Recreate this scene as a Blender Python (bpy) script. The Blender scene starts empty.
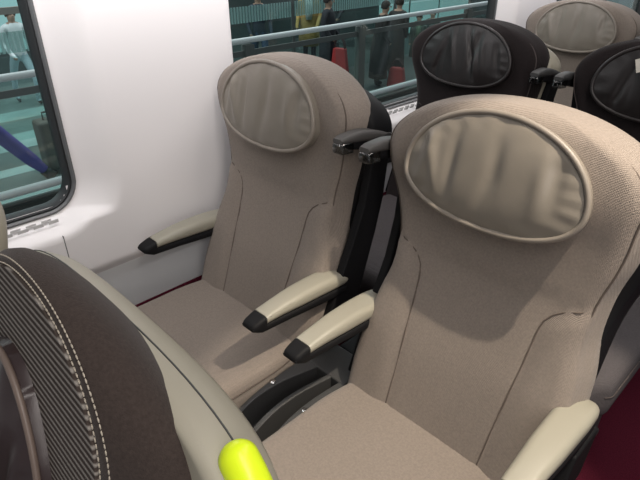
import bpy, bmesh, math, random
from math import sin, cos, pi, sqrt, radians
from mathutils import Vector, Matrix
random.seed(7)
S = bpy.context.scene
COL = S.collection

# ------------------------------------------------------------------ camera
F_PX = 544.8
yaw, pitch, roll = 0.80218, 0.511616, -0.007515
fwd = Vector((-sin(yaw)*cos(pitch), cos(yaw)*cos(pitch), -sin(pitch)))
rt = Vector((cos(yaw), sin(yaw), 0)); up = rt.cross(fwd)
r2 = rt*cos(roll)+up*sin(roll); u2 = -rt*sin(roll)+up*cos(roll)
cd = bpy.data.cameras.new('camera'); cam = bpy.data.objects.new('camera', cd); COL.objects.link(cam)
cd.sensor_width = 36; cd.lens = F_PX/640*36; cd.clip_start = 0.02; cd.clip_end = 200
M = Matrix((r2, u2, -fwd)).transposed().to_4x4(); M.translation = Vector((0.93335, -0.73644, 1.28323))
cam.matrix_world = M
S.camera = cam

# ------------------------------------------------------------------ world, light, exposure
S.view_settings.view_transform = 'Standard'; S.view_settings.look = 'None'
S.view_settings.gamma = 1; S.view_settings.use_curve_mapping = False
S.view_settings.exposure = 0.0
w = bpy.data.worlds.new('world'); S.world = w; w.use_nodes = True
w.node_tree.nodes['Background'].inputs[0].default_value = (0.80, 0.84, 0.90, 1)
w.node_tree.nodes['Background'].inputs[1].default_value = 0.24

def area(name, loc, size, size_y, energy, col, target):
    l = bpy.data.lights.new(name, 'AREA'); l.shape = 'RECTANGLE'; l.size = size; l.size_y = size_y
    l.energy = energy; l.color = col
    o = bpy.data.objects.new(name, l); COL.objects.link(o); o.location = loc
    o.rotation_euler = (Vector(target)-Vector(loc)).to_track_quat('-Z', 'Y').to_euler()
    return o
WARM = (1.0, 0.93, 0.84)
area('wall_wash_light', (-0.10, 0.9, 1.40), 5.0, 0.05, 15, (1.0, .965, .965), (-0.30, 0.9, 1.20))
area('ceiling_strip_light', (0.60, 0.7, 2.15), 0.14, 4.6, 15, (1.0, 0.93, 0.88), (0.50, 0.9, 0.5))
def spot(name, loc, energy, col, target, deg, radius):
    l = bpy.data.lights.new(name, 'SPOT'); l.energy = energy; l.color = col; l.spot_size = radians(deg); l.spot_blend = .35; l.shadow_soft_size = radius
    o = bpy.data.objects.new(name, l); COL.objects.link(o); o.location = loc
    o.rotation_euler = (Vector(target)-Vector(loc)).to_track_quat('-Z', 'Y').to_euler()
spot('reading_light', (1.04, 0.0, 1.95), 100, (1.0, 0.87, 0.70), (0.69, -0.06, .72), 38, .014)
spot('reading_light', (0.70, 0.045, 1.95), 3.5, (1.0, 0.91, 0.80), (0.55, -0.08, .6), 84, .014)
area('aisle_fill_light', (1.75, -0.9, 2.10), 0.16, 3.6, 24, (1.0, 0.93, 0.88), (0.3, -0.1, 0.7))  # fill lamp added over the aisle to lift the light on seat fronts
area('station_light', (-7.5, 6.0, 4.5), 4.0, 22.0, 800, (0.93, 0.98, 1.0), (-7.5, 6, 0))

# ------------------------------------------------------------------ materials
MATS = {}
def mat(name, col, rough=0.6, metal=0.0, bump=None, var=None, spec=0.5, sheen=0.0):
    """bump=(kind, scale, strength); var=(scale, amount)"""
    if name in MATS: return MATS[name]
    m = bpy.data.materials.new(name); m.use_nodes = True
    nt = m.node_tree; b = nt.nodes['Principled BSDF']
    b.inputs['Base Color'].default_value = (*col, 1); b.inputs['Roughness'].default_value = rough
    b.inputs['Metallic'].default_value = metal; b.inputs['Specular IOR Level'].default_value = spec
    if sheen: b.inputs['Sheen Weight'].default_value = sheen
    tc = nt.nodes.new('ShaderNodeTexCoord')
    if var:
        n = nt.nodes.new('ShaderNodeTexNoise'); n.inputs['Scale'].default_value = var[0]; n.inputs['Detail'].default_value = 4
        nt.links.new(tc.outputs['Object'], n.inputs['Vector'])
        r = nt.nodes.new('ShaderNodeValToRGB')
        a = var[1]
        r.color_ramp.elements[0].position = .3; r.color_ramp.elements[1].position = .7
        r.color_ramp.elements[0].color = (*[c*(1-a) for c in col], 1)
        r.color_ramp.elements[1].color = (*[min(1, c*(1+a)) for c in col], 1)
        nt.links.new(n.outputs['Fac'], r.inputs['Fac']); nt.links.new(r.outputs['Color'], b.inputs['Base Color'])
    if bump:
        kind, sc, st = bump
        if kind == 'noise':
            n = nt.nodes.new('ShaderNodeTexNoise'); n.inputs['Scale'].default_value = sc; n.inputs['Detail'].default_value = 3
            nt.links.new(tc.outputs['Object'], n.inputs['Vector']); out = n.outputs['Fac']
        else:   # weave: two crossed waves
            ws = []
            for d in ('X', 'Z'):
                n = nt.nodes.new('ShaderNodeTexWave'); n.bands_direction = d; n.inputs['Scale'].default_value = sc
                n.inputs['Distortion'].default_value = 1.5; n.inputs['Detail'].default_value = 1
                nt.links.new(tc.outputs['Object'], n.inputs['Vector']); ws.append(n)
            mm = nt.nodes.new('ShaderNodeMath'); mm.operation = 'ADD'
            nt.links.new(ws[0].outputs['Fac'], mm.inputs[0]); nt.links.new(ws[1].outputs['Fac'], mm.inputs[1]); out = mm.outputs[0]
        bp = nt.nodes.new('ShaderNodeBump'); bp.inputs['Strength'].default_value = st; bp.inputs['Distance'].default_value = 0.001
        nt.links.new(out, bp.inputs['Height']); nt.links.new(bp.outputs['Normal'], b.inputs['Normal'])
    MATS[name] = m
    return m

TAUPE = mat('taupe_fabric', (0.228, 0.193, 0.166), 0.9, bump=('weave', 150, .5), var=(260, .10), spec=.2, sheen=.15)
TAUPE_SEAM = mat('taupe_seam', (0.105, 0.085, 0.072), 0.9, spec=.2)
TAUPE_LEATHER = mat('taupe_leather', (0.185, 0.165, 0.138), 0.36, bump=('noise', 500, .12), var=(12, .06))
TAUPE_PIPING = mat('taupe_piping', (0.20, 0.175, 0.148), 0.45)
DARK = mat('dark_fabric', (0.017, 0.0125, 0.013), 0.9, bump=('weave', 150, .5), var=(260, .15), spec=.2, sheen=.05)
DARK_CUSHION = mat('grey_brown_fabric', (0.082, 0.074, 0.077), 0.9, bump=('weave', 150, .5), var=(260, .12), spec=.2)
DARK_SEAM = mat('dark_seam', (0.07, 0.058, 0.056), 0.9, spec=.2)
DARK_LEATHER = mat('dark_leather', (0.013, 0.0105, 0.0105), 0.40, bump=('noise', 500, .12))
DARK_PIPING = mat('dark_piping', (0.02, 0.016, 0.016), 0.4)
BLACK = mat('black_plastic', (0.009, 0.009, 0.010), 0.55, bump=('noise', 700, .1), spec=.12)
CHAR = mat('charcoal_plastic', (0.052, 0.052, 0.052), 0.5, bump=('noise', 600, .15))
GREYP = mat('grey_plastic', (0.070, 0.067, 0.065), 0.5)
ARM = mat('armrest_beige', (0.285, 0.27, 0.22), 0.42, bump=('noise', 500, .08))
SHELLB = mat('shell_beige', (0.34, 0.315, 0.25), 0.45, bump=('noise', 600, .1))
WALL = mat('wall_white', (0.76, 0.74, 0.745), 0.42, bump=('noise', 900, .04))
PANEL = mat('wall_grey', (0.55, 0.555, 0.565), 0.55, bump=('noise', 900, .05))
CARPET = mat('burgundy_carpet', (0.085, 0.010, 0.022), 0.95, bump=('noise', 900, .8), var=(300, .35), spec=.1)
RUBBER = mat('black_rubber', (0.022, 0.024, 0.026), 0.45)
RUBBER2 = mat('grey_frame', (0.10, 0.105, 0.11), 0.4)
GREEN = mat('lime_plastic', (0.80, 1.0, 0.015), 0.32)
STEEL = mat('brushed_steel', (0.88, 0.89, 0.90), 0.35)
BOLT = mat('bolt_steel', (0.85, 0.85, 0.85), 0.2, metal=1)
BROWN = mat('brown_fabric', (0.044, 0.033, 0.029), 0.95, bump=('noise', 900, .5), var=(420, .18), spec=.15, sheen=.1)
THREAD = mat('pale_thread', (0.42, 0.37, 0.30), 0.8)
PLUM_LEATHER = mat('plum_leather', (0.035, 0.022, 0.022), 0.35)

def glass(name, tint, gl=0.08, rough=0.02):
    m = bpy.data.materials.new(name); m.use_nodes = True; nt = m.node_tree
    nt.nodes.remove(nt.nodes['Principled BSDF']); out = nt.nodes['Material Output']
    t = nt.nodes.new('ShaderNodeBsdfTransparent'); t.inputs[0].default_value = (*tint, 1)
    g = nt.nodes.new('ShaderNodeBsdfGlossy'); g.inputs['Roughness'].default_value = rough
    lw = nt.nodes.new('ShaderNodeLayerWeight'); lw.inputs['Blend'].default_value = .5
    pw = nt.nodes.new('ShaderNodeMath'); pw.operation = 'POWER'; pw.inputs[1].default_value = 5
    nt.links.new(lw.outputs['Facing'], pw.inputs[0])
    fr = nt.nodes.new('ShaderNodeMath'); fr.operation = 'MULTIPLY_ADD'; fr.inputs[1].default_value = .6; fr.inputs[2].default_value = gl*.5
    nt.links.new(pw.outputs[0], fr.inputs[0]); mx = nt.nodes.new('ShaderNodeMixShader')
    nt.links.new(fr.outputs[0], mx.inputs[0]); nt.links.new(t.outputs[0], mx.inputs[1]); nt.links.new(g.outputs[0], mx.inputs[2])
    nt.links.new(mx.outputs[0], out.inputs[0])
    return m
PANE = glass('window_glass', (0.90, 0.965, 0.955))
BALGLASS = glass('balustrade_glass', (0.86, 0.94, 0.93))
LENS = glass('clear_lens', (0.55, 0.57, 0.57), gl=.25, rough=.15)

# striped glass manifestation
def striped():
    m = bpy.data.materials.new('striped_glass'); m.use_nodes = True; nt = m.node_tree
    b = nt.nodes['Principled BSDF']; b.inputs['Base Color'].default_value = (0.50, 0.72, 0.70, 1); b.inputs['Roughness'].default_value = .5
    out = nt.nodes['Material Output']
    tc = nt.nodes.new('ShaderNodeTexCoord'); wv = nt.nodes.new('ShaderNodeTexWave'); wv.bands_direction = 'Y'
    wv.inputs['Scale'].default_value = 5.2
    nt.links.new(tc.outputs['Object'], wv.inputs['Vector'])
    gt = nt.nodes.new('ShaderNodeMath'); gt.operation = 'GREATER_THAN'; gt.inputs[1].default_value = .5
    nt.links.new(wv.outputs['Fac'], gt.inputs[0])
    ml = nt.nodes.new('ShaderNodeMath'); ml.operation = 'MULTIPLY_ADD'; ml.inputs[1].default_value = .50; ml.inputs[2].default_value = .22
    nt.links.new(gt.outputs[0], ml.inputs[0])
    t = nt.nodes.new('ShaderNodeBsdfTransparent'); t.inputs[0].default_value = (.86, .94, .93, 1)
    mx = nt.nodes.new('ShaderNodeMixShader')
    nt.links.new(ml.outputs[0], mx.inputs[0]); nt.links.new(t.outputs[0], mx.inputs[1]); nt.links.new(b.outputs[0], mx.inputs[2])
    nt.links.new(mx.outputs[0], out.inputs[0])
    return m
STRIPED = striped()

# horizontally striped seat fabric
def rib_fabric():
    m = bpy.data.materials.new('ribbed_fabric'); m.use_nodes = True; nt = m.node_tree
    b = nt.nodes['Principled BSDF']; b.inputs['Roughness'].default_value = .9; b.inputs['Specular IOR Level'].default_value = .2
    uv = nt.nodes.new('ShaderNodeUVMap')
    sp = nt.nodes.new('ShaderNodeSeparateXYZ'); nt.links.new(uv.outputs[0], sp.inputs[0])
    mu = nt.nodes.new('ShaderNodeMath'); mu.operation = 'MULTIPLY'; mu.inputs[1].default_value = 2*pi/0.0056
    nt.links.new(sp.outputs['Y'], mu.inputs[0])
    sn = nt.nodes.new('ShaderNodeMath'); sn.operation = 'SINE'; nt.links.new(mu.outputs[0], sn.inputs[0])
    tc = nt.nodes.new('ShaderNodeTexCoord'); n = nt.nodes.new('ShaderNodeTexNoise'); n.inputs['Scale'].default_value = 700
    nt.links.new(tc.outputs['Object'], n.inputs['Vector'])
    ad = nt.nodes.new('ShaderNodeMath'); ad.operation = 'MULTIPLY_ADD'; ad.inputs[1].default_value = .9
    nt.links.new(n.outputs['Fac'], ad.inputs[0]); nt.links.new(sn.outputs[0], ad.inputs[2])
    r = nt.nodes.new('ShaderNodeValToRGB'); e = r.color_ramp.elements
    e[0].position = .45; e[0].color = (0.055, 0.042, 0.036, 1); e[1].position = 1.0; e[1].color = (0.27, 0.245, 0.22, 1)
    hv = nt.nodes.new('ShaderNodeMath'); hv.operation = 'MULTIPLY_ADD'; hv.inputs[1].default_value = .42; hv.inputs[2].default_value = .42
    nt.links.new(ad.outputs[0], hv.inputs[0]); nt.links.new(hv.outputs[0], r.inputs['Fac'])
    nt.links.new(r.outputs['Color'], b.inputs['Base Color'])
    bp = nt.nodes.new('ShaderNodeBump'); bp.inputs['Strength'].default_value = .5; bp.inputs['Distance'].default_value = .001
    nt.links.new(hv.outputs[0], bp.inputs['Height']); nt.links.new(bp.outputs['Normal'], b.inputs['Normal'])
    return m
RIB = rib_fabric()

# ------------------------------------------------------------------ helpers
def obj(name, verts, faces, m, parent=None, smooth=True, bevel=0, merge=False, autosharp=None, uvs=None):
    me = bpy.data.meshes.new(name); me.from_pydata([tuple(v) for v in verts], [], faces)
    if uvs is not None:
        ul = me.uv_layers.new(name='UVMap')
        for lp in me.loops: ul.data[lp.index].uv = uvs[lp.vertex_index]
    bm = bmesh.new(); bm.from_mesh(me)
    if merge: bmesh.ops.remove_doubles(bm, verts=bm.verts, dist=1e-5)
    bmesh.ops.recalc_face_normals(bm, faces=bm.faces)
    if autosharp is not None:
        for e in bm.edges:
            if len(e.link_faces) == 2 and e.calc_face_angle(0) > radians(autosharp): e.smooth = False
    bm.to_mesh(me); bm.free()
    o = bpy.data.objects.new(name, me); COL.objects.link(o)
    if isinstance(m, (list, tuple)):
        for q in m: me.materials.append(q)
    else: me.materials.append(m)
    if smooth:
        for p in me.polygons: p.use_smooth = True
    if bevel:
        b = o.modifiers.new('bevel', 'BEVEL'); b.width = bevel; b.segments = 3; b.limit_method = 'ANGLE'; b.angle_limit = radians(35)
    if parent: o.parent = parent
    return o

class MB:
    def __init__(s): s.v = []; s.f = []
    def add(s, v, f):
        n = len(s.v); s.v += [Vector(p) for p in v]; s.f += [tuple(i+n for i in q) for q in f]
    def box(s, x0, x1, y0, y1, z0, z1):
        v = [(x, y, z) for x in (x0, x1) for y in (y0, y1) for z in (z0, z1)]
        s.add(v, [(0,1,3,2), (4,6,7,5), (0,4,5,1), (2,3,7,6), (0,2,6,4), (1,5,7,3)])
    def tube(s, pts, r, n=8, closed=False):
        pts = [Vector(p) for p in pts]; N = len(pts); v = []; prev = None
        for i, p in enumerate(pts):
            if closed: t = pts[(i+1) % N]-pts[i-1]
            else: t = pts[min(i+1, N-1)]-pts[max(i-1, 0)]
            t.normalize()
            if prev is None:
                a = Vector((0, 0, 1)) if abs(t.z) < .9 else Vector((1, 0, 0))
                nrm = t.cross(a).normalized()
            else: nrm = (prev-t*prev.dot(t)).normalized()
            prev = nrm; b = t.cross(nrm)
            rr = r[i] if isinstance(r, (list, tuple)) else r
            v += [p+(nrm*cos(2*pi*k/n)+b*sin(2*pi*k/n))*rr for k in range(n)]
        f = []
        for i in range(N if closed else N-1):
            j = (i+1) % N
            f += [(i*n+k, i*n+(k+1) % n, j*n+(k+1) % n, j*n+k) for k in range(n)]
        if not closed: f += [tuple(range(n))[::-1], tuple((N-1)*n+k for k in range(n))]
        s.add(v, f)
    def prism(s, poly, axis, a0, a1):
        """poly of 2D points extruded along axis ('x','y','z')"""
        n = len(poly)
        def P(q, a): return {'x': (a, q[0], q[1]), 'y': (q[0], a, q[1]), 'z': (q[0], q[1], a)}[axis]
        s.add([P(q, a0) for q in poly]+[P(q, a1) for q in poly],
              [tuple(range(n))[::-1], tuple(range(n, 2*n))]+[(i, (i+1) % n, n+(i+1) % n, n+i) for i in range(n)])
    def rings(s, rs, cap0=True, cap1=True):
        n = len(rs[0]); v = [p for r in rs for p in r]
        f = [(i*n+k, i*n+(k+1) % n, (i+1)*n+(k+1) % n, (i+1)*n+k) for i in range(len(rs)-1) for k in range(n)]
        if cap0: f.append(tuple(range(n))[::-1])
        if cap1: f.append(tuple((len(rs)-1)*n+k for k in range(n)))
        s.add(v, f)
    def build(s, name, m, parent=None, **k): return obj(name, s.v, s.f, m, parent, **k)

def tag(o, label=None, cat=None, group=None, kind=None):
    if label: o['label'] = label
    if cat: o['category'] = cat
    if group: o['group'] = group
    if kind: o['kind'] = kind
    return o
def empty(name, loc=(0, 0, 0), rz=0):
    o = bpy.data.objects.new(name, None); COL.objects.link(o); o.location = loc; o.rotation_euler.z = rz
    o.empty_display_size = .1
    return o
def copy_tree(o, parent=None):
    c = o.copy(); COL.objects.link(c)
    if parent: c.parent = parent
    for ch in list(o.children): copy_tree(ch, c)
    return c
def interp(tab, x):
    if x <= tab[0][0]:
        (a, b), (c, d) = tab[0], tab[1]; return b+(d-b)*(x-a)/(c-a)
    for (a, b), (c, d) in zip(tab, tab[1:]):
        if x <= c: return b+(d-b)*(x-a)/(c-a)
    return tab[-1][1]
def smooth_tab(tab, n=60):
    """Catmull-Rom resample so the profile has no kinks"""
    out = []
    for i in range(len(tab)-1):
        p0 = tab[max(i-1, 0)]; p1 = tab[i]; p2 = tab[i+1]; p3 = tab[min(i+2, len(tab)-1)]
        for k in range(8):
            t = k/8
            x = p1[0]+(p2[0]-p1[0])*t
            m1 = (p2[1]-p0[1])/max(p2[0]-p0[0], 1e-6)*(p2[0]-p1[0]); m2 = (p3[1]-p1[1])/max(p3[0]-p1[0], 1e-6)*(p2[0]-p1[0])
            y = (2*t**3-3*t**2+1)*p1[1]+(t**3-2*t**2+t)*m1+(-2*t**3+3*t**2)*p2[1]+(t**3-t**2)*m2
            out.append((x, y))
    out.append(tab[-1]); return out
def sstep(a, b, x):
    t = max(0, min(1, (x-a)/(b-a))); return t*t*(3-2*t)

# ------------------------------------------------------------------ setting: wall, windows, floor
WX = -0.285        # face of the window wall
GX = -0.345        # plane of the glass
WINS = [(-1.71, -0.318), (0.158, 1.55), (2.03, 3.42)]
WZ0, WZ1, WR_ = 0.71, 1.42, 0.075
def sd_rect(y, z, y0, y1, z0, z1, r):
    cy, cz = (y0+y1)/2, (z0+z1)/2; hy, hz = (y1-y0)/2-r, (z1-z0)/2-r
    qy, qz = abs(y-cy)-hy, abs(z-cz)-hz
    return sqrt(max(qy, 0)**2+max(qz, 0)**2)+min(max(qy, qz), 0)-r
def build_wall():
    ys = [-1.9+.01*i for i in range(int(5.5/.01)+1)]; zs = [0.535+.01*i for i in range(int(1.3/.01)+1)]
    idx = {}; v = []; f = []
    def X(y, z):
        x = WX
        for (a, b) in WINS:
            d = sd_rect(y, z, a, b, WZ0, WZ1, WR_)
            if d < .13:
                ang = 1.0 if z < WZ0 else 0.0
                wd = .045 if z < WZ0-.005 else (.030 if y < (a+b)/2 else .095)
                x = min(x, GX+(WX-GX)*sstep(-.005, wd, d))
        # lower lip tucks in at the seam, and the wall leans in slowly towards the ceiling
        if z < .56: x -= .012*(1-sstep(.535, .56, z))
        if z > 1.1: x += .05*(z-1.1)**2
        return x
    for i, y in enumerate(ys):
        for j, z in enumerate(zs):
            idx[i, j] = len(v); v.append((X(y, z), y, z))
    for i in range(len(ys)-1):
        for j in range(len(zs)-1):
            y, z = ys[i]+.005, zs[j]+.005
            if any(sd_rect(y, z, a, b, WZ0, WZ1, WR_) < -.012 for a, b in WINS): continue
            f.append((idx[i, j], idx[i+1, j], idx[i+1, j+1], idx[i, j+1]))
    o = obj('wall_left', v, f, WALL); tag(o, kind='structure')
    return o
wall = build_wall()
b = MB()
for yj in (-0.392, 0.232, 1.48, 2.10):
    b.box(WX-.004, WX+.0006, yj-.0009, yj+.0009, .54, .672)
b.build('panel_joint', RUBBER2, wall, smooth=False)
def rrect(y0, y1, z0, z1, r, n=8):
    out = []
    for (cy, cz, a0) in ((y1-r, z0+r, -90), (y1-r, z1-r, 0), (y0+r, z1-r, 90), (y0+r, z0+r, 180)):
        for k in range(n+1):
            a = radians(a0+90*k/n); out.append((cy+r*cos(a), cz+r*sin(a)))
    return out
for i, (a, c_) in enumerate(WINS):
    def ring(off, x): return [(x, p[0], p[1]) for p in rrect(a-off, c_+off, WZ0-off, WZ1+off, WR_+off)]
    m = MB(); rs = [ring(.004, GX-.03), ring(.004, GX+.004), ring(-.002, GX+.008), ring(-.006, GX+.004), ring(-.006, GX-.03)]
    m.rings(rs, False, False)
    fr = m.build('window_%d' % (i+1), RUBBER2, autosharp=40); tag(fr, kind='structure')
    m = MB(); rs = [ring(-.006, GX-.03), ring(-.006, GX+.002), ring(-.011, GX+.004), ring(-.016, GX-.004), ring(-.016, GX-.03)]
    m.rings(rs, False, False)
    m.build('rubber_seal', RUBBER, fr, autosharp=40)
    m = MB(); m.prism([(p[0], p[1]) for p in rrect(a-.0, c_+.0, WZ0, WZ1, WR_)], 'x', GX-.022, GX-.016)
    m.build('pane', PANE, fr, smooth=False)
# vents along the ledge under each window
m = MB()
for (a, c_) in WINS:
    y = a+.1
    while y < c_-.08:
        for k in range(2):
            x = WX-.038+.012*k
            m.box(x, x+.0018, y+.012*k, y+.022+.012*k, .699, .7068)
        y += .034
m.build('vent_slots', mat('slot_grey', (.50, .49, .49), .6), wall, smooth=False)
# grey lower panel and carpeted skirting
m = MB(); m.box(WX-.035, WX-.012, -1.9, 3.6, .396, .537); o = m.build('trim_1', PANEL, smooth=False, bevel=.003); tag(o, kind='structure')
m = MB(); m.box(WX-.035, WX-.010, -1.9, 3.6, 0.0, .396); o = m.build('baseboard_left', CARPET, smooth=False); tag(o, kind='structure')
m = MB(); m.box(WX-.03, 1.9, -1.9, 3.6, -.05, 0.0); o = m.build('floor', CARPET, smooth=False); tag(o, kind='structure')

# ------------------------------------------------------------------ the seats
PROF = smooth_tab([(.28, -.165), (.40, -.128), (.47, -.100), (.54, -.073), (.61, -.046), (.67, -.021), (.73, -.001), (.78, .011), (.87, .018), (.95, .019), (1.0, .029), (1.04, .046), (1.066, .066)])
HW = smooth_tab([(.28, .206), (.45, .206), (.52, .210), (.60, .205), (.66, .199), (.72, .186), (.79, .188), (.85, .201), (.90, .215), (.95, .222)])
ZC, ZT = .95, 1.051
def seat_y(z): return interp(PROF, z)
def seat_off(z): return .010*(1-sstep(.84, .93, z))
def rows(z0, zc, zt, n1, n2):
    return [z0+(zc-z0)*i/n1 for i in range(n1)]+[zc+(zt-zc)*sin(pi/2*i/n2) for i in range(n2+1)]
def hw_of(z, hw, zc, zt, p=2.15):
    if z <= zc: return interp(hw, z)
    t = min(1, (z-zc)/(zt-zc)); return interp(hw, zc)*max(0, 1-t**p)**(1/p)
def boundary(z0, zc, zt, hw, off, n1=44, n2=20, p=2.15):
    """outline (x, z) from bottom left over the top to bottom right"""
    R = rows(z0, zc, zt, n1, n2)
    L = [(-hw_of(z, hw, zc, zt, p)+off(z), z) for z in R]; Rr = [(hw_of(z, hw, zc, zt, p)+off(z), z) for z in R]
    return L+Rr[::-1][1:], R
def normals2(pts):
    out = []
    for i in range(len(pts)):
        a = pts[max(i-1, 0)]; c = pts[min(i+1, len(pts)-1)]
        t = Vector((c[0]-a[0], c[1]-a[1])); t.normalize() if t.length > 0 else None
        out.append((-t.y, t.x))
    return out
def loft_back(front_y, hw, off, z0, zc, zt, bands, rnd=.028, bulge=None, nu=56, close_back=True, p=2.15, drop=.10):
    """closed upholstery volume: a face grid with rounded rim, then side bands and a back"""
    bd, R = boundary(z0, zc, zt, hw, off, p=p)
    v = []; f = []; uv = []
    us = [sin(pi/2*(-1+2*i/nu)) for i in range(nu+1)]
    arc = 0; lasty = None
    for j, z in enumerate(R):
        h = hw_of(z, hw, zc, zt, p)
        y0 = front_y(z)
        if lasty is not None: arc += sqrt((z-R[j-1])**2+(y0-lasty)**2)
        lasty = y0
        for u in us:
            x = u*h
            d = min(h*(1-abs(u)), (zt-z)*1.0+1e-6)
            e = max(0, 1-d/rnd)
            y = y0+rnd*.8*(1-sqrt(max(0, 1-e*e)))
            if bulge: y += bulge(x, z)
            v.append((x+off(z), y, z)); uv.append((x, arc))
    n = nu+1
    for j in range(len(R)-1):
        for i in range(nu): f.append((j*n+i, j*n+i+1, (j+1)*n+i+1, (j+1)*n+i))
    # boundary vertex indices
    nr = len(R)
    bi = [j*n for j in range(nr)]+[j*n+nu for j in range(nr-2, -1, -1)]
    nm = normals2([(bd[k][0], bd[k][1]) for k in range(len(bd))])
    prev = bi; basey = [v[i][1] for i in bi]
    for (dy, out) in bands:
        cur = []
        for k, i in enumerate(bi):
            x, y, z = v[i]; o_ = out(z) if callable(out) else out
            cur.append(len(v)); v.append((x+nm[k][0]*o_, front_y(z)+rnd*.8+dy, z+nm[k][1]*o_*.35-dy*drop*sstep(zc-.1, zt, z) if z > zc-.15 else z)); uv.append(uv[i])
        for k in range(len(bi)-1): f.append((prev[k], prev[k+1], cur[k+1], cur[k]))
        prev = cur
    if close_back:
        m_ = len(prev)
        for k in range(nr-1):
            a, b_ = prev[k], prev[k+1]; c, d = prev[m_-2-k], prev[m_-1-k]
            if k == nr-2: f.append((a, b_, d))
            else: f.append((a, b_, c, d))
        # bottom
        f.append(tuple([i for i in range(0, n)]+[prev[m_-1], prev[0]]))
    return v, f, uv
def xs_seam(z):      # half distance of the bolster seam from the middle line
    return interp([(.40, .098), (.47, .103), (.55, .106), (.65, .113), (.72, .117), (.74, .121), (.755, .131), (.768, .148), (.777, .168), (.782, .190)], z)
def bolster(x, z):
    if z > .80: return 0
    s = xs_seam(z) if z < .782 else .3
    k = 1-sstep(.76, .80, z)
    a = abs(x)
    return k*(-.007*sstep(s, s+.035, a)+.004*math.exp(-((a-s)/.006)**2)+.006*(1-min(1, (a/s)**2)))

def pad_mesh(cx, cz, y0, a, b_, tilt, wr, depth=.022, fold=.0055):
    e2 = Vector((0, sin(tilt), cos(tilt))); nr = Vector((0, -cos(tilt), sin(tilt))); c = Vector((cx, y0, cz))
    NR, NA = 36, 96; v = []; f = []
    def rim(t):
        ct, st = cos(t), sin(t)
        q = 2.0 if st > 0 else 2.2
        k = (abs(ct)**q+abs(st)**q)**(-1/q)
        return k*ct*a, k*st*(b_*1.175 if st > 0 else b_*.76)-.12*b_
    rnd_ = random.Random(wr)
    folds = [(rnd_.uniform(-.8, .8)*a, rnd_.uniform(-.35, .35), rnd_.uniform(.007, .014), rnd_.uniform(.4, 1.0), rnd_.choice((-1, 1)), rnd_.uniform(-.5, .5)) for _ in range(9)]
    def H(px, pz, r):
        h = .013*(1-r**3)
        for (fx, sl, wd, am, sg, zc_) in folds:
            h += fold*am*sg*math.exp(-((px-fx-sl*pz)/wd)**2)*(1-r**6)*math.exp(-((pz/b_-zc_)/.7)**2)
        ang = math.atan2(pz/b_, px/a)
        h += 0.0009*sin(ang*17+2*sin(ang*3))*sstep(.68, .9, r)*(1-sstep(.93, 1, r))
        return h
    v.append(tuple(c+nr*H(0, 0, 0)))
    for i in range(1, NR+1):
        r = i/NR
        for k in range(NA):
            x, z = rim(2*pi*k/NA); x *= r; z *= r
            v.append(tuple(c+Vector((1, 0, 0))*x+e2*z+nr*H(x, z, r)))
    for k in range(NA): f.append((0, 1+k, 1+(k+1) % NA))
    for i in range(NR-1):
        for k in range(NA): f.append((1+i*NA+k, 1+(i+1)*NA+k, 1+(i+1)*NA+(k+1) % NA, 1+i*NA+(k+1) % NA))
    st = len(v)
    for k in range(NA):
        x, z = rim(2*pi*k/NA); v.append(tuple(c+Vector((1, 0, 0))*x*1.0+e2*z*1.0-nr*depth))
    for k in range(NA): f.append((st-NA+k, st+k, st+(k+1) % NA, st-NA+(k+1) % NA))
    f.append(tuple(st+k for k in range(NA)))
    pip = [c+Vector((1, 0, 0))*rim(2*pi*k/NA)[0]*1.0+e2*rim(2*pi*k/NA)[1]*1.0 for k in range(NA)]
    return v, f, pip

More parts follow.
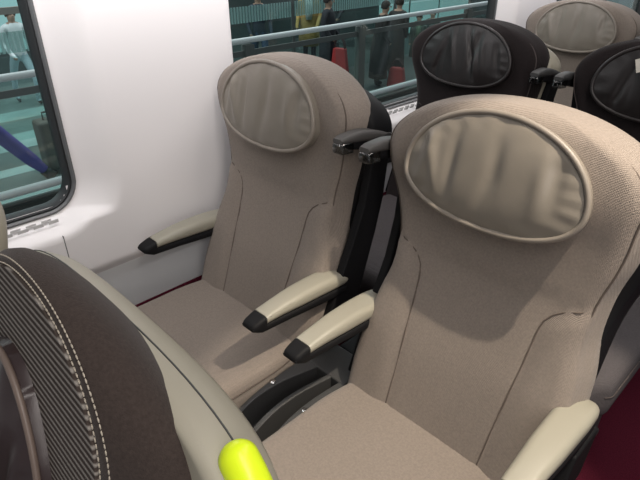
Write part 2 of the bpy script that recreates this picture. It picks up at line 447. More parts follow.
def rsec(w, z0, z1, rr, x, y, n=5):
    """rounded rectangular section in the xz plane"""
    rr = min(rr, w/2-.0005, (z1-z0)/2-.0005); out = []
    for (sx, sz, a0) in ((1, -1, -90), (1, 1, 0), (-1, 1, 90), (-1, -1, 180)):
        cx = x+sx*(w/2-rr); cz = (z1-rr) if sz > 0 else (z0+rr)
        for k in range(n+1):
            a = radians(a0+90*k/n); out.append((cx+rr*cos(a), y, cz+rr*sin(a)))
    return out
def cushion_mesh(hw, y0, y1, z0, z1, xo=.004):
    """rounded seat cushion, dished a little, y0 front .. y1 back"""
    v = []; f = []; NU, NV = 40, 50; r = .028
    for j in range(NV+1):
        t = j/NV; y = y0+(y1-y0)*(.5-.5*cos(pi*t)) if t < .5 else y0+(y1-y0)*t
        y = y0+(y1-y0)*t**1.0
        h = hw*(1-.06*sstep(.75, 1, t))-.03*(1-sstep(0, .10, t))
        for i in range(NU+1):
            u = sin(pi/2*(-1+2*i/NU)); x = u*h
            d = min(h*(1-abs(u)), (y-y0)+1e-6)
            e = max(0, 1-d/r); z = z1-r*(1-sqrt(max(0, 1-e*e)))-.006*math.exp(-(x/.11)**2)*sstep(.05, .3, t)+.010*math.exp(-((t-.2)/.15)**2)
            v.append((x+xo, y, z))
    n = NU+1
    for j in range(NV):
        for i in range(NU): f.append((j*n+i, j*n+i+1, (j+1)*n+i+1, (j+1)*n+i))
    per = [j*n for j in range(NV, -1, -1)]+[i for i in range(1, NU)]+[j*n+NU for j in range(NV+1)]+[NV*n+i for i in range(NU-1, 0, -1)]
    prev = per
    for (zz, sc) in ((z1-.045, 1.012), (z0+.02, 1.0), (z0, .96)):
        cur = []
        for i in per:
            x, y, z = v[i]; cur.append(len(v)); v.append(((x-xo)*sc+xo, (y-(y0+y1)/2)*(1+(sc-1)*.5)+(y0+y1)/2, zz))
        m_ = len(per)
        for k in range(m_): f.append((prev[k], prev[(k+1) % m_], cur[(k+1) % m_], cur[k]))
        prev = cur
    f.append(tuple(prev))
    seam = [(v[j*n][0]-.001, v[j*n][1], z1-.030) for j in range(NV, 2, -1)]
    seamr = [(v[j*n+NU][0]+.002, v[j*n+NU][1], z1-.030) for j in range(3, NV+1)]
    return v, f, seam, seamr

def armrest(root, cx):
    t = empty('armrest'); t.parent = root
    def half(y): return interp([(-.245, .017), (-.238, .0205), (-.21, .022), (-.12, .0265), (-.03, .0285), (.005, .0275), (.02, .024), (.029, .018), (.035, .009)], y)
    def ztop(y): return interp(smooth_tab([(-.245, .606), (-.215, .615), (-.15, .624), (-.08, .626), (-.01, .621), (.015, .615), (.027, .608), (.035, .598)]), y)
    def zmid(y): return interp([(-.245, .598), (-.21, .597), (-.10, .593), (.035, .588)], y)
    def zlow(y): return interp([(-.245, .592), (-.225, .580), (-.15, .578), (.035, .565)], y)
    ys = [-.213+(.015+.213)*i/20 for i in range(21)]+[.019, .023, .026, .029, .031, .033, .0345]
    m = MB(); m.rings([rsec(2*half(y), zmid(y), ztop(y), .013, cx, y) for y in ys]); a = m.build('armrest_pad', ARM, t, autosharp=60)
    ys = [-.247+(.03+.247)*i/24 for i in range(25)]
    m = MB(); m.rings([rsec(2*half(max(y, -.243))*.97, zlow(y), zmid(y)+.002, .008, cx, y) for y in ys])
    ys = [-.249+.034*i/6 for i in range(7)]
    m.rings([rsec(2*half(max(y, -.244))*(1.0 if i else .8)+.0006, zlow(max(y, -.245))+(0 if i else .004), ztop(max(y, -.245))+.0006-(0 if i else .005), .010, cx, y) for i, y in enumerate(ys)])
    m.build('armrest_base', BLACK, t, autosharp=60)
    return t

def grip(root, cx, pm):
    """shoulder grab handle: padded grey top, dark body and a clear end"""
    t = empty('grab_handle'); t.parent = root
    sg = 1 if cx > 0 else -1
    ys = [-.019+.153*i/14 for i in range(15)]
    m = MB(); m.rings([rsec(interp([(-.019, .024), (.00, .030), (.1, .030), (.134, .018)], y), interp([(-.019, .934), (.134, .912)], y), interp(smooth_tab([(-.019, .943), (-.01, .947), (.05, .947), (.134, .924)]), y), .008, cx, y) for y in ys])
    m.build('handle_pad', pm, t, autosharp=60)
    m = MB(); m.rings([rsec(.024, interp([(.008, .917), (.10, .895)], y), .934, .005, cx, y) for y in (.008, .03, .06, .10)])
    m.build('handle_body', BLACK, t, autosharp=60)
    m = MB(); m.rings([rsec(wd, z0_, z1_, .004, cx, y) for (y, wd, z0_, z1_) in ((-.021, .022, .917, .932), (-.018, .027, .913, .934), (.012, .028, .910, .935))])
    m.build('clear_end', LENS, t, autosharp=60)
    return t

def make_seat(style, grips=(-1, 1)):
    root = empty('train_seat')
    if style == 'taupe': fab, seam, lea, pip, cush, shell = TAUPE, TAUPE_SEAM, TAUPE_LEATHER, TAUPE_PIPING, TAUPE, BLACK
    else: fab, seam, lea, pip, cush, shell = DARK, DARK_SEAM, DARK_LEATHER, DARK_PIPING, DARK_CUSHION, SHELLB
    # backrest upholstery
    v, f, uv = loft_back(seat_y, HW, seat_off, .40, ZC, ZT, [(.010, .003), (.025, .008), (.045, .010), (.058, .004), (.064, -.012)], bulge=bolster)
    back = obj('backrest', v, f, fab, root, merge=True)
    # piped edge seams
    bd, R = boundary(.42, ZC, ZT, HW, seat_off)
    nm = normals2(bd)
    m = MB()
    pts = [(bd[k][0]-nm[k][0]*.004, seat_y(bd[k][1])+.0102, bd[k][1]-(nm[k][1]*.004 if bd[k][1] > ZC else 0)) for k in range(len(bd)) if bd[k][1] < 1.02]
    for q in (pts[:len(pts)//2], pts[len(pts)//2:]):
        m = MB(); m.tube(q, .0018, 6); m.build('seam', seam, back)
    for s in (-1, 1):
        m = MB()
        pts = []
        zz = [.44+.30*i/24 for i in range(25)]+[.745, .755, .762, .768, .773, .777, .780, .782]
        for z in zz:
            x = s*xs_seam(z)
            if abs(x) > interp(HW, z)-.012: break
            pts.append((x+seat_off(z), seat_y(z)+bolster(x, z)-.0012, z))
        pts.append((s*(interp(HW, .783)-.004)+seat_off(.783), seat_y(.783)+.0125, .783))
        m.tube(pts, .0014, 6); m.build('seam', seam, back)
    # headrest pad
    v, f, pts = pad_mesh(0, .95, -.0, .1555, .0935, radians(10.9), 3 if style == 'taupe' else 5, fold=.0070 if style == 'taupe' else .010)
    pad = obj('headrest_pad', v, f, lea, root, merge=True, autosharp=70)
    m = MB(); m.tube(pts, .0048, 10, closed=True); m.build('piping', pip, pad)
    # rear shell, wider than the upholstery at the shoulders and lower over the top
    hs = smooth_tab([(.28, .200), (.45, .200), (.65, .200), (.74, .203), (.82, .220), (.88, .238), (.93, .245)])
    v, f, uv = loft_back(lambda z: seat_y(z)+.058, hs, seat_off, .30, .93, 1.022,
                         [(.010, .004), (.022, .006), (.045, .002), (.058, -.010), (.064, -.03)], rnd=.022, p=2.3, drop=.3)
    obj('back_shell', v, f, shell, root, merge=True)
    # side frames that carry armrests and grab handles
    for s in (-1, 1):
        m = MB(); cx = .012+s*.222
        zs = [.455, .50, .55, .62, .70, .78, .85, .90, .925]
        rs = []
        for z in zs:
            x = cx+s*interp([(.36, 0), (.7, 0), (.85, .006), (.925, .016)], z); y = seat_y(z)+interp([(.36, .03), (.62, .035), (.925, .060)], z)
            wd, dp = .022, interp([(.36, .11), (.62, .085), (.8, .06), (.925, .05)], z)
            rs.append([(x-wd/2, y, z), (x+wd/2, y, z), (x+wd/2, y+dp, z), (x-wd/2, y+dp, z)])
        if s not in grips: rs = rs[:3]
        m.rings(rs); m.build('side_frame', BLACK, root, smooth=False, bevel=.005)
        armrest(root, .007+s*.213).location.z = .010
        if s in grips: grip(root, .0+s*.241, GREYP if style == 'taupe' else CHAR)
    # cushion
    v, f, sl, sr = cushion_mesh(.206, -.56, -.062, .375, .472)
    cu = obj('seat_cushion', v, f, cush, root, merge=True)
    for q in (sl, sr):
        m = MB(); m.tube(q, .0016, 6); m.build('seam', seam, cu)
    m = MB(); m.prism([(-.53, .375), (-.02, .375), (-.04, .30), (-.49, .33)], 'x', -.175, .185)
    m.build('seat_pan', BLACK if style != 'taupe' else CHAR, root, smooth=False, bevel=.012)
    for x in (-.13, .13):
        m = MB(); m.prism([(-.36, .32), (-.16, .32), (-.20, .03), (-.14, .0), (-.42, .0), (-.32, .03)], 'x', x-.018, x+.018)
        m.build('leg', CHAR, root, smooth=False, bevel=.008)
    return root

ROW = .785
G = 'reclining seats of the carriage in rows of two'
def put(o, x, y, label):
    o.location = (x, y, 0); tag(o, label, 'seat', G); return o
tw = make_seat('taupe', (1,))
put(tw, 0, 0, 'taupe fabric seat beside the white wall pillar, nearer of the two taupe window seats')
put(make_seat('taupe', (-1,)), .55, 0, 'large taupe fabric seat in the centre right foreground beside the aisle')
put(copy_tree(tw), 0, 2*ROW, 'distant taupe seat with a pale oval headrest at the top edge, behind the dark ones')
dw = make_seat('dark', (1,))
put(dw, 0, ROW, 'dark brown window seat with a black oval headrest, directly behind the front taupe window seat')
da = put(make_seat('dark', (-1,)), .55, ROW, 'dark brown aisle seat at the right edge with a pale tag on its black headrest')
put(copy_tree(da), .55, 2*ROW, 'farthest dark seat, only its top showing in the upper right corner')

# pale tag on the dark aisle headrest
m = MB(); m.box(-.012, .012, -.001, .0, -.016, .016)
o = m.build('headrest_tag', mat('tag_white', (.6, .57, .5), .6), da, smooth=False); o.location = (-.05, -.010, 1.0); o.rotation_euler = (radians(-10.9), radians(-22), 0)

# ------------------------------------------------------------------ console between the seats
def console(y_off):
    root = empty('seat_console', (.275, y_off, 0))
    X0 = -.275
    def zt(y): return interp(smooth_tab([(-.37, .355), (-.34, .385), (-.30, .408), (-.25, .424), (-.18, .433), (-.03, .436)]), y)
    f1 = smooth_tab([(-.36, .232), (-.30, .229), (-.24, .229), (-.18, .238), (-.13, .251), (-.09, .262)])
    f2 = smooth_tab([(-.36, .288), (-.30, .283), (-.24, .281), (-.18, .285), (-.13, .293), (-.09, .300)])
    f3 = smooth_tab([(-.36, .336), (-.30, .327), (-.24, .321), (-.18, .321), (-.13, .324), (-.09, .328)])
    ys = [-.36+.27*i/24 for i in range(25)]
    # body: dark tray with a raised rear block
    m = MB(); m.box(X0+.224, X0+.338, -.36, -.03, .30, .352)
    m.build('tray', CHAR, root, smooth=False, bevel=.003)
    m = MB(); m.box(X0+.2165, X0+.344, -.098, -.01, .352, .437); m.build('rear_block', CHAR, root, smooth=False, bevel=.004)
    m = MB(); m.box(X0+.236, X0+.316, -.012, .16, .20, .43); m.build('dark_gap_block', BLACK, root, smooth=False, bevel=.01)  # black block added so the gap behind the console looks dark
    def strip(name, xa, xb, mtl, drop=0):
        m = MB(); rs = []
        for y in ys:
            a, b_ = xa(y)+X0, xb(y)+X0; z = zt(y)-drop
            rs.append([(a, y, .34), (b_, y, .34), (b_, y, z), (a, y, z)])
        m.rings(rs); return m.build(name, mtl, root, smooth=False, bevel=.0025)
    pl = strip('side_plate', lambda y: .2165, lambda y: interp(f1, y), CHAR)
    strip('divider_fin', lambda y: interp(f2, y)-.006, lambda y: interp(f2, y)+.006, CHAR)
    pr = strip('side_plate', lambda y: interp(f3, y), lambda y: .344, CHAR)
    for (x, y) in ((.2235, -.197), (.334, -.203)):
        m = MB(); m.tube([(X0+x, y, zt(y)-.002), (X0+x, y, zt(y)+.0025), (X0+x, y, zt(y)+.0035)], [.0075, .0075, .004], 14)
        m.build('bolt', BOLT, root)
    return root
c0 = console(0); tag(c0, 'charcoal plastic console with curved slots between the two front taupe seats', 'console')
# ------------------------------------------------------------------ near seat (brown, ribbed)
def make_near():
    root = empty('train_seat')
    prof = smooth_tab([(.28, -.16), (.40, -.125), (.47, -.100), (.61, -.060), (.73, -.030), (.87, -.002), (.95, .015), (1.0, .027), (1.04, .036), (1.066, .042)])
    P = lambda z: interp(prof, z)
    hwF = smooth_tab([(.28, .140), (.45, .140), (.65, .130), (.79, .115), (.88, .118), (.95, .124), (1.0, .126)])
    off = lambda z: 0.0
    zc, zt = .965, 1.066
    # ribbed face
    v, f, uv = loft_back(P, hwF, off, .40, zc, zt, [(.003, .0), (.005, -.004)], rnd=.0015, p=2.15)
    face = obj('backrest', v, f, RIB, root, uvs=uv)
    # brown border that wraps round the face back to the shell
    def ring_tab(extra):
        return [(z, h+extra) for z, h in hwF]
    bd, R = boundary(.40, zc, zt, hwF, off, p=2.15); nm = normals2(bd)
    m = MB(); rs = []
    for (dy, out, dz) in ((.0035, -.001, 0), (.0025, .005, 0), (.006, .016, -.001), (.018, .030, -.004), (.028, .044, -.013), (.040, .055, -.028), (.050, .057, -.044), (.060, .050, -.062)):
        rs.append([(bd[k][0]+nm[k][0]*out, P(min(bd[k][1], 1.085))+dy, bd[k][1]+(nm[k][1]*out*.25 if bd[k][1] > zc-.1 else 0)+dz*sstep(.9, 1.05, bd[k][1])) for k in range(len(bd))])
    n = len(bd); vv = [p for r in rs for p in r]
    ff = [(i*n+k, i*n+k+1, (i+1)*n+k+1, (i+1)*n+k) for i in range(len(rs)-1) for k in range(n-1)]
    o = obj('border', vv, ff, BROWN, root, merge=True)
    # double stitching, dashes
    for (q, out, dy) in ((0, .0030, .0032), (1, .0115, .0048)):
        pts = [Vector((bd[k][0]+nm[k][0]*out, P(min(bd[k][1], 1.085))+dy-.0012+(.001 if q else 0), bd[k][1]+(nm[k][1]*out*.55 if bd[k][1] > zc-.1 else 0))) for k in range(n) if bd[k][1] > .6]
        # resample evenly
        dense = []; L = 0; segs = []
        for a, b_ in zip(pts, pts[1:]): segs.append((L, a, b_)); L += (b_-a).length
        def at(s):
            for (l0, a, b_) in segs:
                d = (b_-a).length
                if s <= l0+d: return a+(b_-a)*((s-l0)/max(d, 1e-9))
            return pts[-1]
        m = MB(); s = 0
        while s < L-.004:
            m.tube([at(s), at(s+.0017), at(s+.0034)], [.0004, .00065, .0004], 5); s += .0042
        m.build('stitching', THREAD, root)
    # shell
    ZS, ZTS = .925, 1.022
    hwS = [(.28, .21), (.6, .210), (.8, .215), (.95, .222)]
    v, f, uv = loft_back(lambda z: P(z)+.042, hwS, off, .30, ZS, ZTS, [(.006, .004), (.014, .007), (.024, .007), (.036, -.002), (.042, -.02)], rnd=.012, p=3.0, drop=.5)
    sh = obj('back_shell', v, f, SHELLB, root, merge=True)
    # moulding groove around the shell
    bs, R = boundary(.34, ZS, ZTS, hwS, off, p=3.0); nb = normals2(bs)
    m = MB(); m.tube([(bs[k][0]+nb[k][0]*.0068, P(bs[k][1])+.042+.0096+.017, bs[k][1]+(nb[k][1]*.0025-.0085*sstep(ZS-.1, ZTS, bs[k][1]) if bs[k][1] > ZS-.15 else 0)) for k in range(len(bs))], .0009, 6)
    m.build('groove', CHAR, sh)
    # leather pad
    v, f, pts = pad_mesh(-.022, .915, P(.915)-.010, .075, .088, radians(12), 9, depth=.02)
    pad = obj('headrest_pad', v, f, PLUM_LEATHER, root, merge=True, autosharp=70)
    m = MB(); m.tube(pts, .0028, 10, closed=True); m.build('piping', mat('brown_piping', (.16, .12, .10), .4), pad)
    # lime grip on the aisle shoulder
    path = []
    for k, (x, z) in enumerate(bs):
        if x > .160 and z > .935: path.append(Vector((x+nb[k][0]*.006, P(z)+.042+.010+.012, z-.004+nb[k][1]*.004)))
    tot = sum((q-p).length for p, q in zip(path, path[1:])); GR = .0125; fine = []
    for i in range(41):
        t_ = i/40; d_ = tot*(.5-.5*cos(pi*t_)); L = 0
        for p, q in zip(path, path[1:]):
            l_ = (q-p).length
            if d_ <= L+l_+1e-9: fine.append((p+(q-p)*((d_-L)/max(l_, 1e-9)), d_)); break
            L += l_
    rr = [.0006+GR*sqrt(max(0, 1-(1-min(d_, tot-d_, GR)/GR)**2)) for _, d_ in fine]
    m = MB(); m.tube([p for p, _ in fine], rr, 16); g = m.build('grab_handle', GREEN, root)
    # rest of the seat below the picture
    v, f, sl, sr = cushion_mesh(.206, -.56, -.062, .375, .472)
    obj('seat_cushion', v, f, BROWN, root, merge=True)
    m = MB(); m.prism([(-.53, .375), (-.02, .375), (-.04, .30), (-.49, .33)], 'x', -.175, .185); m.build('seat_pan', CHAR, root, smooth=False, bevel=.012)
    for x in (-.13, .13):
        m = MB(); m.prism([(-.36, .32), (-.16, .32), (-.20, .03), (-.14, .0), (-.42, .0), (-.32, .03)], 'x', x-.018, x+.018)
        m.build('leg', CHAR, root, smooth=False, bevel=.008)
    return root
near = make_near()
near.location = (.548, -.705, 0); tag(near, 'brown seat with ribbed fabric and a lime grip in the lower left foreground', 'seat', G)
nw = copy_tree(near); nw.location = (-.002, -.705, 0); tag(nw, 'beige-shelled seat at the left edge by the large window, only a sliver showing', 'seat', G)

# ------------------------------------------------------------------ outside: station concourse
FZ = -1.15
m = MB(); m.box(-11.5, -4.9, -4, 9.6, FZ-.25, FZ); o = m.build('concourse_slab', mat('concourse_floor', (.055, .062, .06), .4, var=(.8, .25)), smooth=False); tag(o, kind='structure')
m = MB(); m.box(-10.5, -4.95, -4, 4.2, FZ, FZ+.002); m.build('paving_field', mat('grey_paving', (.17, .20, .19), .5, var=(.9, .3)), o, smooth=False)
m = MB()
for (x0, x1) in ((-5.32, -5.02), (-6.05, -5.8), (-7.4, -6.7), (-8.6, -8.1)): m.box(x0, x1, -4, 4.2, FZ, FZ+.004)
m.build('paving_band', mat('pale_tile', (.42, .54, .52), .5, var=(1.2, .2)), o, smooth=False)
m = MB(); m.box(-14, -5, 9.6, 24, -2.7, -2.5); o = m.build('lower_concourse_floor', mat('lower_floor', (.05, .06, .06), .4), smooth=False); tag(o, kind='structure')
m = MB(); m.box(-14.3, -14, -6, 26, -2.7, 5); o = m.build('concourse_wall', mat('concourse_wall', (.05, .07, .07), .6, var=(.5, .4)), smooth=False); tag(o, kind='structure')
m = MB(); m.box(-4.9, -3.0, -4, 24, -2.0, -1.9); o = m.build('track_bed', mat('track_bed', (.08, .08, .08), .9, var=(3, .3)), smooth=False); tag(o, kind='structure')

POST = mat('post_grey', (.13, .14, .135), .5)
# glazed balustrade with a steel handrail above and a steel rail at its foot
bal = empty('glass_balustrade', (-5, 4, FZ)); tag(bal, 'glass balustrade with bright steel handrails running along outside both windows', 'balustrade')
def lp(pts, o): return [(x-o[0], y-o[1], z-o[2]) for x, y, z in pts]
B0 = (-5, 4, FZ)
m = MB(); m.tube(lp([(-5, -4, .10), (-5, 24, .10)], B0), .036, 14); m.build('handrail', STEEL, bal)
m = MB(); m.tube(lp([(-4.97, -4, -1.03), (-4.97, 24, -1.03)], B0), .045, 14); m.build('foot_rail', STEEL, bal)
m = MB(); m.box(-.02, .06, -8, 20, -.10, .02); m.build('base_profile', POST, bal, smooth=False, bevel=.01)
m = MB(); m.box(-.012, .012, -8, 20, 1.06, 1.13); m.build('top_profile', POST, bal, smooth=False)
for k in range(9):
    y0 = -8+3.1*k
    m = MB(); m.box(-.006, .006, y0+.06, y0+3.04, .03, 1.05); m.build('glass_panel', BALGLASS, bal, smooth=False)
for y in (-2.9, 3.73, 5.90, 8.9, 11.9, 14.9, 17.9):
    m = MB(); m.box(-.05, .05, y-4-.075, y-4+.075, .0, 1.20); m.build('post', POST, bal, smooth=False, bevel=.01)

# second, striped balustrade further back
b2 = empty('striped_balustrade', (-6.9, 4, FZ)); tag(b2, 'glass balustrade with a pale striped band, standing in front of the people outside', 'balustrade')
m = MB(); m.box(-.008, .008, -8, 18, 1.15, 1.40); m.build('striped_band', STRIPED, b2, smooth=False)
m = MB(); m.box(-.006, .006, -8, 18, .05, 1.11); m.build('glass_panel', BALGLASS, b2, smooth=False)
m = MB(); m.box(-.03, .03, -8, 18, 1.60, 1.68); m.build('top_bar', mat('warm_bar', (.34, .30, .27), .5), b2, smooth=False)
for k in range(9):
    m = MB(); m.box(-.02, .02, -6.5+2.9*k-.03, -6.5+2.9*k+.03, 0, 1.60); m.build('post', POST, b2, smooth=False)

# pale lit panels behind the people
def lit(name, col, st):
    m = bpy.data.materials.new(name); m.use_nodes = True; b_ = m.node_tree.nodes['Principled BSDF']
    b_.inputs['Base Color'].default_value = (*col, 1); b_.inputs['Emission Color'].default_value = (*col, 1); b_.inputs['Emission Strength'].default_value = st
    return m
m = MB()
for (y0, y1, z0, z1) in ((3.2, 6.4, -.2, 1.5), (17.5, 19.3, -1.9, .1), (19.6, 21.4, -1.9, .1), (21.7, 24.0, -1.9, .1)):
    pass
LITP = lit('lit_glass', (.36, .60, .60), .35)
for i_, (y0, y1, z0, z1) in enumerate(((1.5, 3.9, -1.1, 1.5), (17.0, 18.8, -2.4, -.2), (19.0, 20.9, -2.4, -.2), (21.1, 23.4, -2.4, -.2))):
    m = MB(); m.box(-13.98, -13.9, y0, y1, z0, z1)
    o = m.build('lit_panel', LITP, smooth=False)
    tag(o, ['pale lit wall panel far behind the person in white, through the left window', 'pale green lit panel behind the people in winter coats, leftmost of three',
            'pale green lit panel above the dark window seat, middle of three', 'pale green lit panel above the dark window seat, rightmost of three'][i_], 'panel')

# people outside: one continuous body each, hair and clothing as children
def person(loc, h, face, coat, legs, hair, label, skin=(.42, .27, .2), long_coat=False, hem=.55, scarf=None, hat=None, arm=(.10, .05), stride=.06, lean=0.0, holds=None):
    k = h/1.72
    root = empty('person', loc, face); tag(root, label, 'person')
    V = [(0, 0, .93), (0, 0, 1.08), (0, 0, 1.28), (0, 0, 1.43), (0, .0, 1.50), (0, -.01, 1.58), (0, -.015, 1.65),
         (.09, 0, .90), (.10, -stride, .50), (.10, -stride*.4, .09), (.10, -stride*.4-.12, .035),
         (-.09, 0, .90), (-.10, stride, .50), (-.10, stride*1.4, .09), (-.10, stride*1.4-.12, .035),
         (.18, 0, 1.41), (.23, .02, 1.14), (.22, -arm[0]-.08, .95), (.20, -arm[0]-.14, .90),
         (-.18, 0, 1.41), (-.23, .02, 1.14), (-.20, -arm[1]-.08, .95), (-.18, -arm[1]-.14, .90)]
    E_ = [(0, 1), (1, 2), (2, 3), (3, 4), (4, 5), (5, 6), (0, 7), (7, 8), (8, 9), (9, 10), (0, 11), (11, 12), (12, 13), (13, 14),
          (3, 15), (15, 16), (16, 17), (17, 18), (3, 19), (19, 20), (20, 21), (21, 22)]
    Rr = [(.15, .11), (.13, .10), (.16, .11), (.13, .09), (.055, .055), (.075, .09), (.078, .095),
          (.09, .09), (.065, .065), (.04, .04), (.035, .03)]+[(.09, .09), (.065, .065), (.04, .04), (.035, .03)]+[(.07, .07), (.05, .05), (.04, .04), (.035, .025)]*2
    V = [((x)*k, (y-lean*max(0, z-.9))*k, z*k) for x, y, z in V]
    me = bpy.data.meshes.new('body'); me.from_pydata(V, E_, []); tmp = bpy.data.objects.new('tmp', me); COL.objects.link(tmp)
    sk = tmp.modifiers.new('s', 'SKIN'); sk.use_smooth_shade = True
    for i, r_ in enumerate(Rr): me.skin_vertices[0].data[i].radius = (r_[0]*k, r_[1]*k)
    me.skin_vertices[0].data[0].use_root = True
    sb = tmp.modifiers.new('u', 'SUBSURF'); sb.levels = 1; sb.render_levels = 1
    dg = bpy.context.evaluated_depsgraph_get(); bmesh_ = bpy.data.meshes.new_from_object(tmp.evaluated_get(dg))
    bpy.data.objects.remove(tmp); bmesh_.name = 'body'
    bo = bpy.data.objects.new('body', bmesh_); COL.objects.link(bo); bo.parent = root
    def mm(c, r=.8): return mat('cloth_%02d_%02d_%02d' % tuple(int(q*99) for q in c), c, r)
    bmesh_.materials.clear()
    for c in (legs, coat, skin, (.02, .018, .018)): bmesh_.materials.append(mm(c))
    for p in bmesh_.polygons:
        z = p.center.z/k; x = abs(p.center.x)/k
        p.material_index = 3 if z < .085 else (0 if z < .93 and x < .165 else (2 if z > 1.485 or (z < .94 and x >= .165 and p.center.y/k < -.15) else 1))
        p.use_smooth = True
    dy = lambda z: -lean*max(0, z-.9)
    hd = Vector((0, (-.013+dy(1.62))*k, 1.625*k))
    # hair: cap round the back and top of the head
    vv = []; ff = []; nn, mm_ = 14, 10
    for i in range(mm_+1):
        ph = pi*i/mm_*.62
        for j in range(nn):
            th = 2*pi*j/nn; front = max(0, -sin(th))
            ph2 = ph*(1-.45*front) ; rr_ = .098*k*(1.06)
            vv.append((hd.x+rr_*sin(ph2)*cos(th)*.88, hd.y+.008+rr_*sin(ph2)*sin(th), hd.z+.012*k+rr_*cos(ph2)*1.12))
    for i in range(mm_):
        for j in range(nn): ff.append((i*nn+j, i*nn+(j+1) % nn, (i+1)*nn+(j+1) % nn, (i+1)*nn+j))
    ho = obj('hat' if hat else 'hair', vv, ff, mm(hat or hair), root, merge=True)
    sm = ho.modifiers.new('t', 'SOLIDIFY'); sm.thickness = .012
    m = MB(); m.tube([hd+Vector((0, -.095*k, .012*k)), hd+Vector((0, -.108*k, -.012*k)), hd+Vector((0, -.092*k, -.02*k))], [.008, .013, .008], 6); m.build('nose', mm(skin), root)
    for sx in (-1, 1):
        m = MB(); m.tube([hd+Vector((sx*.03*k, -.088*k, .012*k)), hd+Vector((sx*.03*k, -.096*k, .012*k))], [.008, .006], 6); m.build('eye', mm((.02, .015, .01)), root)
    if long_coat:
        rs = []
        for (z, a, b_) in ((hem, .24, .20), (.80, .22, .18), (1.05, .185, .15), (1.28, .20, .145), (1.42, .17, .12), (1.47, .09, .08)):
            rs.append([(a*cos(2*pi*j/18)*k, (b_*sin(2*pi*j/18)+dy(z))*k, z*k) for j in range(18)])
        m = MB(); m.rings(rs, False, True); o_ = m.build('coat', mm(coat), root); q = o_.modifiers.new('t', 'SOLIDIFY'); q.thickness = .015
    if scarf:
        m = MB(); m.tube([(.095*cos(t_)*k, (.085*sin(t_)+dy(1.48))*k, (1.465-.02*sin(t_))*k) for t_ in [2*pi*j/14 for j in range(14)]], .062*k, 8, closed=True)
        m.tube([(.03*k, (-.11+dy(1.45))*k, 1.45*k), (.04*k, (-.155+dy(1.3))*k, 1.28*k), (.03*k, (-.165+dy(1.1))*k, 1.08*k)], [.07, .08, .06], 8)
        m.build('scarf', mm(scarf), root)
    return root
person((-7.35, 7.02, FZ), 1.60, radians(35), (.46, .30, .10), (.03, .035, .05), (.05, .03, .02), 'person in a mustard coat and pale blue-grey scarf, seen through the middle window', long_coat=True, scarf=(.50, .60, .57), arm=(.18, .18))
person((-7.5, 5.9, FZ), 1.55, radians(60), (.03, .04, .06), (.06, .09, .16), (.03, .02, .02), 'person in dark top and blue jeans just left of the person in mustard', stride=.12)
person((-7.9, 8.3, FZ), 1.58, radians(10), (.025, .028, .035), (.02, .022, .03), (.05, .035, .03), 'person in a dark jacket standing right of the person in mustard')
person((-5.55, 7.02, FZ), 1.42, radians(150), (.016, .017, .017), (.03, .03, .03), (.02, .016, .014), 'person in a long black coat seen from behind, just right of the glass post', long_coat=True, lean=.15, hem=.2)
person((-5.75, 7.72, FZ), 1.40, radians(200), (.022, .022, .022), (.03, .03, .03), (.015, .012, .01), 'person in a dark coat bending forward beside the person in long black coat', long_coat=True, lean=.25, hem=.2)
person((-9.2, 13.15, -2.5), 1.75, radians(20), (.035, .045, .035), (.03, .03, .03), (.03, .02, .015), 'person in a dark green scarf and brown knitted hat, left of two distant faces', scarf=(.10, .13, .08), hat=(.07, .045, .03), long_coat=True)
person((-9.3, 13.95, -2.5), 1.78, radians(35), (.02, .02, .022), (.03, .03, .03), (.015, .01, .01), 'person with long black hair, right of two distant faces near the dark headrest', long_coat=True)
person((-8.85, 2.10, FZ), 1.47, radians(95), (.70, .74, .76), (.45, .56, .62), (.10, .06, .03), 'person in a white shirt and pale trousers, seen through the left window', arm=(.2, .2), lean=.1, stride=.26)
person((-9.7, 1.50, FZ), 1.52, radians(80), (.12, .08, .05), (.10, .08, .06), (.16, .09, .05), 'person with brown hair and brown jacket, at the left edge of the left window', lean=.1)
person((-6.35, 6.55, FZ), 1.50, radians(120), (.02, .022, .03), (.03, .03, .035), (.03, .02, .015), 'person in a dark jacket walking just left of the glass post, behind the handrail', long_coat=True, hem=.4)
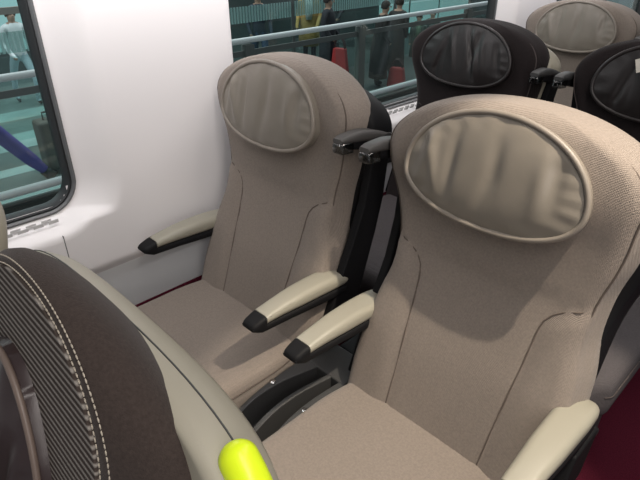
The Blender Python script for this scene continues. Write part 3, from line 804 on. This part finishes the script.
# bags
def bag(loc, sx, sy, sz, c, label, rz=0):
    root = empty('bag', loc, rz); tag(root, label, 'bag')
    m = MB()
    rs = []
    for t_ in (0, .1, .4, .8, 1.0):
        q = 1-.28*t_; rs.append([(sx*q*a, sy*q*b_, sz*t_) for a, b_ in ((-.5, -.4), (-.4, -.5), (.4, -.5), (.5, -.4), (.5, .4), (.4, .5), (-.4, .5), (-.5, .4))])
    m.rings(rs); m.build('bag_body', mat('bag_%d' % int(c[0]*100), c, .6), root, smooth=False, bevel=.02)
    for s_ in (-1, 1):
        m = MB(); m.tube([(sx*.3*cos(t_), s_*sy*.2, sz*.97+sz*.45*sin(t_)) for t_ in [pi*j/10 for j in range(11)]], .012, 6)
        m.build('strap', mat('strap', (.05, .02, .02), .6), root)
bag((-5.3, 7.25, FZ), .34, .2, .34, (.42, .03, .03), 'red bag on the floor behind the balustrade, beside the dark coats', .4)
bag((-5.98, 6.47, FZ+.27), .34, .12, .42, (.5, .04, .04), 'red carrier bag hanging from the hand of the person left of the glass post', .3)
c_ = empty('suitcase', (-5.6, 1.33, FZ)); tag(c_, 'grey-brown suitcase standing behind the glass in the left window', 'suitcase')
m = MB(); m.box(-.13, .13, -.20, .20, .05, .62); m.build('case_body', mat('case_taupe', (.13, .115, .10), .6), c_, smooth=False, bevel=.04)
m = MB(); m.tube([(0, -.1, .61), (0, -.1, .70), (0, .1, .70), (0, .1, .61)], .012, 6); m.build('handle', POST, c_)
for wy in (-.15, .15):
    m = MB(); m.tube([(-.11, wy, .03), (.11, wy, .03)], .03, 12); m.build('wheel', RUBBER, c_)
r_ = empty('sleeve_stand_in', (-5.42, .55, FZ)); tag(r_, 'purple sleeve built as a long bag leaning against the balustrade, seen in the left window', 'bag')
m = MB(); m.tube([(0, .55, .05), (0, .40, .26), (0, .12, .66), (0, -.12, .92), (0, -.22, 1.02)], [.04, .075, .085, .075, .03], 14); m.build('bag_body', mat('purple_cloth', (.13, .085, .36), .8), r_)  # long bag form stands in for a purple sleeve
m = MB(); m.tube([(0, .57, .02), (0, .50, .115)], .06, 12); m.build('end_cap', RUBBER, r_)
